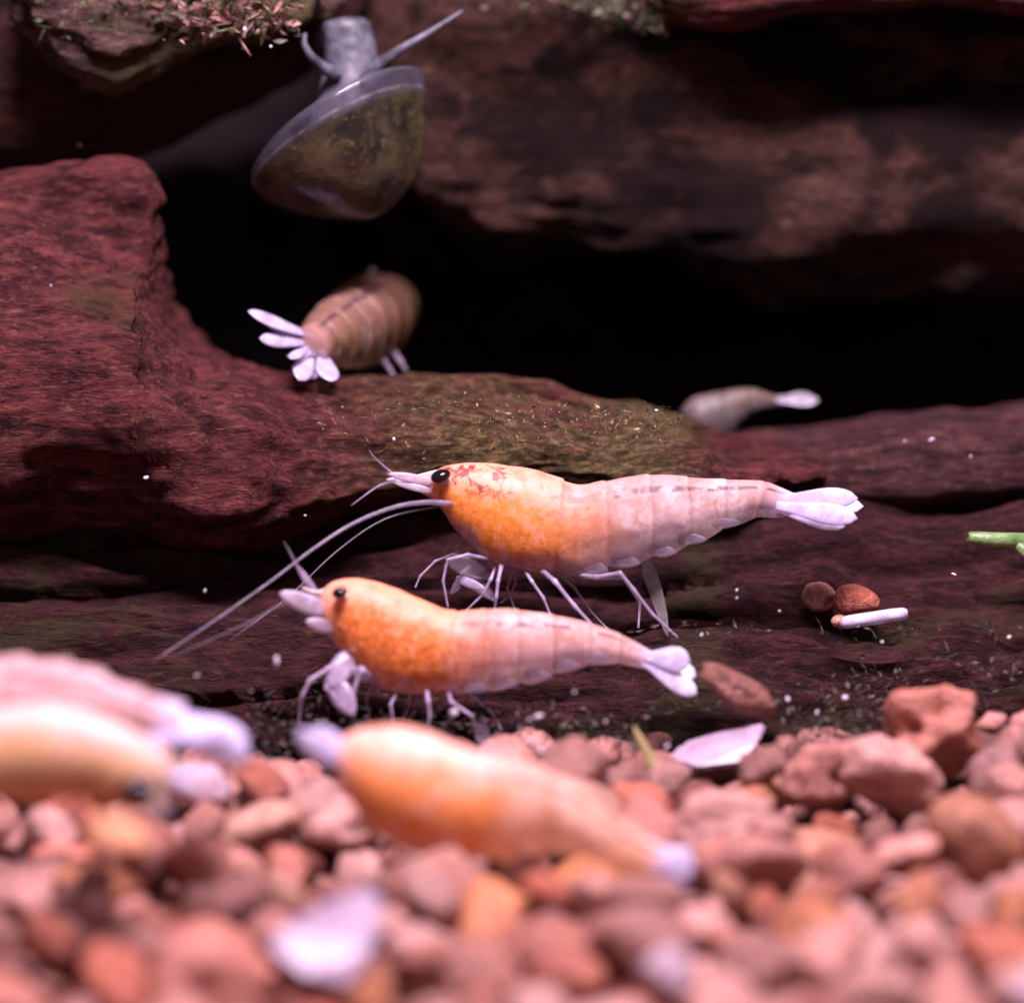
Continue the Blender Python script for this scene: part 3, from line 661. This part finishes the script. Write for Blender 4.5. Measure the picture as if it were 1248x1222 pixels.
for i in range(60):
    L = P(c[i][2], c[i][3], ds); R = P(c[i][4], c[i][5], ds); mid = (L + R) / 2; hv = (L - R) / 2
    ax = P(410, 155, ds) - P(435, 262, ds); wv = hv.cross(ax).normalized(); r = hv.length
    for j in range(48):
        th = 2 * math.pi * j / 48
        v.append(mid + hv * math.cos(th) + wv * (math.sin(th) * (1 - .7 * max(0, -math.cos(th)) ** 3) * r * .82) + ax.normalized() * (-.12 * math.sin(th) * (1 - u[i]))); S.append(u[i])
shell = mesh('shell', v, grid_faces(60, 48, False) + [tuple(59 * 48 + j for j in range(48))], {'s': S})
snail = empty('snail', P(430, 262, ds)); tag(snail, 'olive mottled snail with bluish shell lip clinging in the dark cave, feelers out', 'snail')
so = part('shell', shell, msh, snail); md = so.modifiers.new('thickness', 'SOLIDIFY'); md.thickness = .025; md.offset = -1
mbody = M('snail_skin'); nb = mbody.noise(12, 4, .65)
mbody.bump(nb, .4, .02)
mbody = mbody.set(Base_Color=mbody.mix(mbody.ramp(nb, .35, .68), (.04, .04, .05), (.115, .115, .14)), Roughness=.45, Subsurface_Weight=.3, Subsurface_Radius=(.08, .06, .06))
bm_, _ = body_mesh([(402, 24, 438, 20), (392, 32, 450, 28), (394, 50, 456, 46), (396, 72, 460, 68), (392, 95, 464, 90), (384, 125, 466, 115), (372, 165, 470, 145)], ds + .12, n=50, m=28, wid=.75, segs=(), sc_=1.1)
part('body', bm_, mbody, snail)
k = ds / FPX
part('tentacle', tube([P(412, 92, ds), P(396, 84, ds - .05), P(380, 70, ds - .12), P(371, 54, ds - .15), P(372, 41, ds - .15)], [9 * k, 7.5 * k, 5 * k, 3.6 * k, 2.2 * k], 10), mbody, snail)
part('tentacle', tube([P(446, 100, ds), P(462, 80, ds - .05), P(490, 60, ds - .1), P(528, 37, ds - .1), P(565, 13, ds - .1)], [11 * k, 8.5 * k, 5.5 * k, 4 * k, 2 * k], 10), mbody, snail)

# ---------------------------------------------------------------- small things
mgreen = M('plant_green'); g1 = mgreen.noise(9, 5, .7)
mgreen.bump(g1, .5, .03)
mgreen = mgreen.set(Base_Color=mgreen.mix(mgreen.ramp(g1, .35, .65), (.06, .15, .03), (.20, .31, .11)), Roughness=.4, Subsurface_Weight=.3, Subsurface_Radius=(.05, .1, .03))
pl = empty('plant_stem', P(1300, 700, 19.9)); tag(pl, 'bright green cut plant stem poking in beside the dark root', 'plant')
part('stem', tube([P(1181, 655, 19.9), P(1184, 655, 19.9), P(1215, 658, 19.9), P(1255, 660, 19.95), P(1310, 672, 20)], [.012, .032, .04, .042, .04], 12), mgreen, pl)
part('stem', tube([P(1238, 662, 19.92), P(1250, 672, 19.9), P(1270, 690, 19.9), P(1310, 740, 19.95)], [.02, .035, .035, .03], 10), mgreen, pl)
rod = empty('pellet_stick', P(1065, 760, 19.95)); tag(rod, 'small white stick with a brownish tip lying on the dark root', 'stick')
part('stick', tube([P(1026, 760, 20), P(1032, 758, 19.95), P(1065, 753, 19.95), P(1098, 748, 19.95), P(1106, 747, 19.95)], [.02, .034, .036, .034, .02], 10), mtail, rod)
part('tip', ball(P(1023, 757, 19.97), .045, .04, .035), KIND['tan orange'], rod)
mol = clear_mat('shed_shell', (.30, .28, .26), .34)
tag(link('shed_shell', lobe(P(786, 684, 20.15), P(822, 776, 20.05), .045, .012, Vector((-.5, -.8, .2)), .16), mol), 'clear grey shed shell sliver standing behind the rear leg of the veined shrimp', 'shell sliver')

# white flecks: px, py, size px, depth
mf = M('fleck'); mf = mf.set(Base_Color=(.6, .55, .62), Roughness=.3)
flecks = [(337, 805, 8, 19.0), (62, 348, 4, 19.7), (656, 873, 8, 19.0), (700, 843, 6, 19.0), (645, 877, 5, 19.05), (898, 719, 4, 19.75), (898, 729, 4, 19.75), (855, 774, 5, 19.6), (960, 852, 6, 19.3),
          (1030, 850, 6, 19.35), (996, 868, 5, 19.3), (790, 195, 5, 22.3), (703, 73, 3, 22.5), (770, 118, 3, 22.3), (657, 167, 3, 22.5), (258, 44, 6, 20.6), (298, 36, 7, 20.6), (330, 57, 4, 20.6), (103, 105, 4, 21.3), (97, 177, 4, 21.3),
          (1163, 700, 5, 20.2), (1103, 537, 4, 20.9), (1135, 536, 5, 20.9), (1183, 556, 4, 20.9), (240, 823, 4, 19.0), (306, 842, 4, 19.0), (178, 582, 4, 19.9), (372, 628, 3, 19.9), (813, 910, 6, 19.0), (738, 880, 5, 19.1),
          (800, 500, 4, 20.1), (480, 535, 4, 20.0), (250, 720, 4, 19.6), (1075, 782, 4, 19.6), (950, 745, 5, 19.8), (553, 868, 9, 19.0), (430, 790, 4, 18.9), (600, 760, 3, 19.7), (660, 915, 10, 18.8), (1230, 776, 6, 19.7)]
fm = [stone_mesh(80 + i, (1, .8, random.uniform(.7, 1.3)), sub=2) for i in range(4)]
for q in fm: q.materials.append(mf)
for i, (x, y, r, d) in enumerate(flecks):
    o = link('fleck', fm[i % 4]); o.location = P(x, y, d); o.scale = [r * d / FPX * q * .55 for q in (.7 + .5 * math.sin(i * 3.3) ** 2, .8, .6 + .8 * math.cos(i * 1.7) ** 2)]; o.rotation_euler = (i, i * 2.1, i * .7)
    w = ('on the blotched driftwood slab' if x > 600 and y < 300 else 'on the mossy ledge and limb' if y < 200 else 'on the slender branch' if x > 1080 and y < 600 else 'on the thick reddish log' if y < 640
         else 'on the dark root behind the shrimp' if y < 800 else 'in the leaf litter at the foot of the root')
    tag(o, f"{'tiny' if r < 5 else 'small'} white fleck {w}", 'fleck', 'white flecks')

# plant scraps, leaf litter: flakes too many to count
def flakes(name, label, cat, pts, mats, size, seed, stringy=.3):
    r = random.Random(seed); v = []; f = []; mi = []
    for (p, k) in pts:
        L = size * r.uniform(.4, 1.3) * k; a = Vector((r.gauss(0, 1), r.gauss(0, .7), r.gauss(0, .8))).normalized()
        b = a.cross(Vector((r.gauss(0, 1), r.gauss(0, 1), r.gauss(0, 1)))).normalized(); nrm = a.cross(b) * L * .2
        w = L * (.12 if r.random() < stringy else r.uniform(.25, .55)); n0 = len(v)
        a *= L * (1.8 if w < L * .2 else 1)
        v += [p - a, p - b * w + nrm * .6, p + b * w + nrm, p + a * .6 - b * w * .6 + nrm * .3, p + a - nrm * .4, p + nrm * 1.5]
        fs = [(n0, n0 + 1, n0 + 5), (n0, n0 + 5, n0 + 2), (n0 + 1, n0 + 3, n0 + 5), (n0 + 3, n0 + 4, n0 + 5), (n0 + 4, n0 + 2, n0 + 5), (n0, n0 + 2, n0 + 1), (n0 + 1, n0 + 2, n0 + 3), (n0 + 2, n0 + 4, n0 + 3)]
        f += fs; mi += [r.randrange(len(mats))] * len(fs)
    me = mesh(name, v, f, smooth=False)
    for m in mats: me.materials.append(m)
    me.polygons.foreach_set('material_index', mi)
    return tag(link(name, me), label, cat, kind='stuff')
def flat(name, col, rough=.6):
    m = M(name); n = m.noise(10, 3)
    return m.set(Base_Color=m.mix(n, tuple(x * .5 for x in col), tuple(min(1, x * 1.4) for x in col)), Roughness=rough)
mg = [flat('moss_green', (.05, .075, .02)), flat('moss_dark', (.025, .03, .014)), flat('scrap_brown', (.12, .06, .04))]
mp = [flat('scrap_pink', (.40, .22, .18)), flat('moss_olive', (.09, .09, .03)), flat('scrap_brown', (.11, .055, .035)), flat('scrap_red', (.14, .045, .04)), flat('moss_dark', (.05, .045, .02)), flat('scrap_tan', (.2, .13, .09))]
r = random.Random(5)
pts = []
for k in range(650):
    x = r.triangular(170, 372, 290); y = r.gauss(14, 16) - max(0, x - 330) * .1
    if y < 62 - abs(x - 270) * .12: pts.append((P(x, y, 20.65 + r.uniform(-.12, .2)), r.choice((.6, .8, 1, 1.6, 2.4))))
flakes('plant_scraps', 'pink and cream plant scraps caught on the mossy ledge', 'plant scraps', pts, mp, .026, 1, .35)
pts = [(P(r.uniform(40, 365), r.gauss(2, 18), 20.7 + r.uniform(-.1, .3)), 1.2) for k in range(500)]
for k in range(1500):
    t = r.random(); pts.append((P(520 + 290 * t + r.gauss(0, 14), -14 + 46 * t ** 2 + r.gauss(-10, 12), 21.5 + r.uniform(-.2, .2)), 1.3))
flakes('moss', 'dark green moss hanging along the top of the driftwood', 'moss', pts, mg, .025, 2, .6)
pts = []
for k in range(1500):
    x = r.uniform(300, 1090); y = r.triangular(820, 945, 890); d = 19.75 - (y - 820) * .0068 + r.uniform(-.05, .1)
    
    if 790 < x < 950 and 870 < y: continue
    pts.append((P(x, y, d), r.uniform(.5, 1.3)))
for k in range(160):
    x = r.uniform(1040, 1260); y = r.gauss(830, 22); pts.append((P(x, y, 19.75 + r.uniform(-.1, .1)), 1))
for k in range(90):
    x = r.uniform(560, 1250); y = 758 + abs(r.gauss(0, 12)); pts.append((P(x, y, 19.9 + r.uniform(-.06, .06)), .8))
ml = [flat('litter_dark', (.035, .026, .022)), flat('litter_green', (.034, .034, .018)), flat('litter_brown', (.07, .04, .034)), flat('litter_olive', (.045, .04, .024)), flat('litter_dark', (.03, .022, .02)), flat('litter_tan', (.05, .035, .03))]
flakes('leaf_litter', 'dark rotted leaf litter along the foot of the root', 'leaf litter', pts, ml, .026, 3, .3)
pts = []
for k in range(900):
    t = r.random() ** .6; x = 360 + 470 * t; y = 478 + r.triangular(-16, 95, 20) * (1 - .5 * t) + 22 * t
    pts.append((P(x, y, 20.05 + r.uniform(-.06, .12) + .1 * t), r.uniform(.4, 1)))
ma = [flat('algae_olive', (.09, .08, .03)), flat('algae_brown', (.13, .07, .04)), flat('algae_tan', (.26, .19, .10)), flat('algae_dark', (.05, .045, .02))]
flakes('algae', 'olive algae scraps clinging to the arm of the thick log', 'algae', pts, ma, .017, 4, .4)
blade = empty('grass_blade', P(790, 930, 18.9)); tag(blade, 'thin yellowish plant blade standing at the gravel edge', 'plant blade')
part('blade', lobe(P(800, 940, 18.9), P(772, 884, 19.0), .03, .008, Vector((0, -1, .2)), .05), flat('blade_yellow', (.22, .16, .05)), blade)
print('pebbles', cnt, 'fill', len(loose))
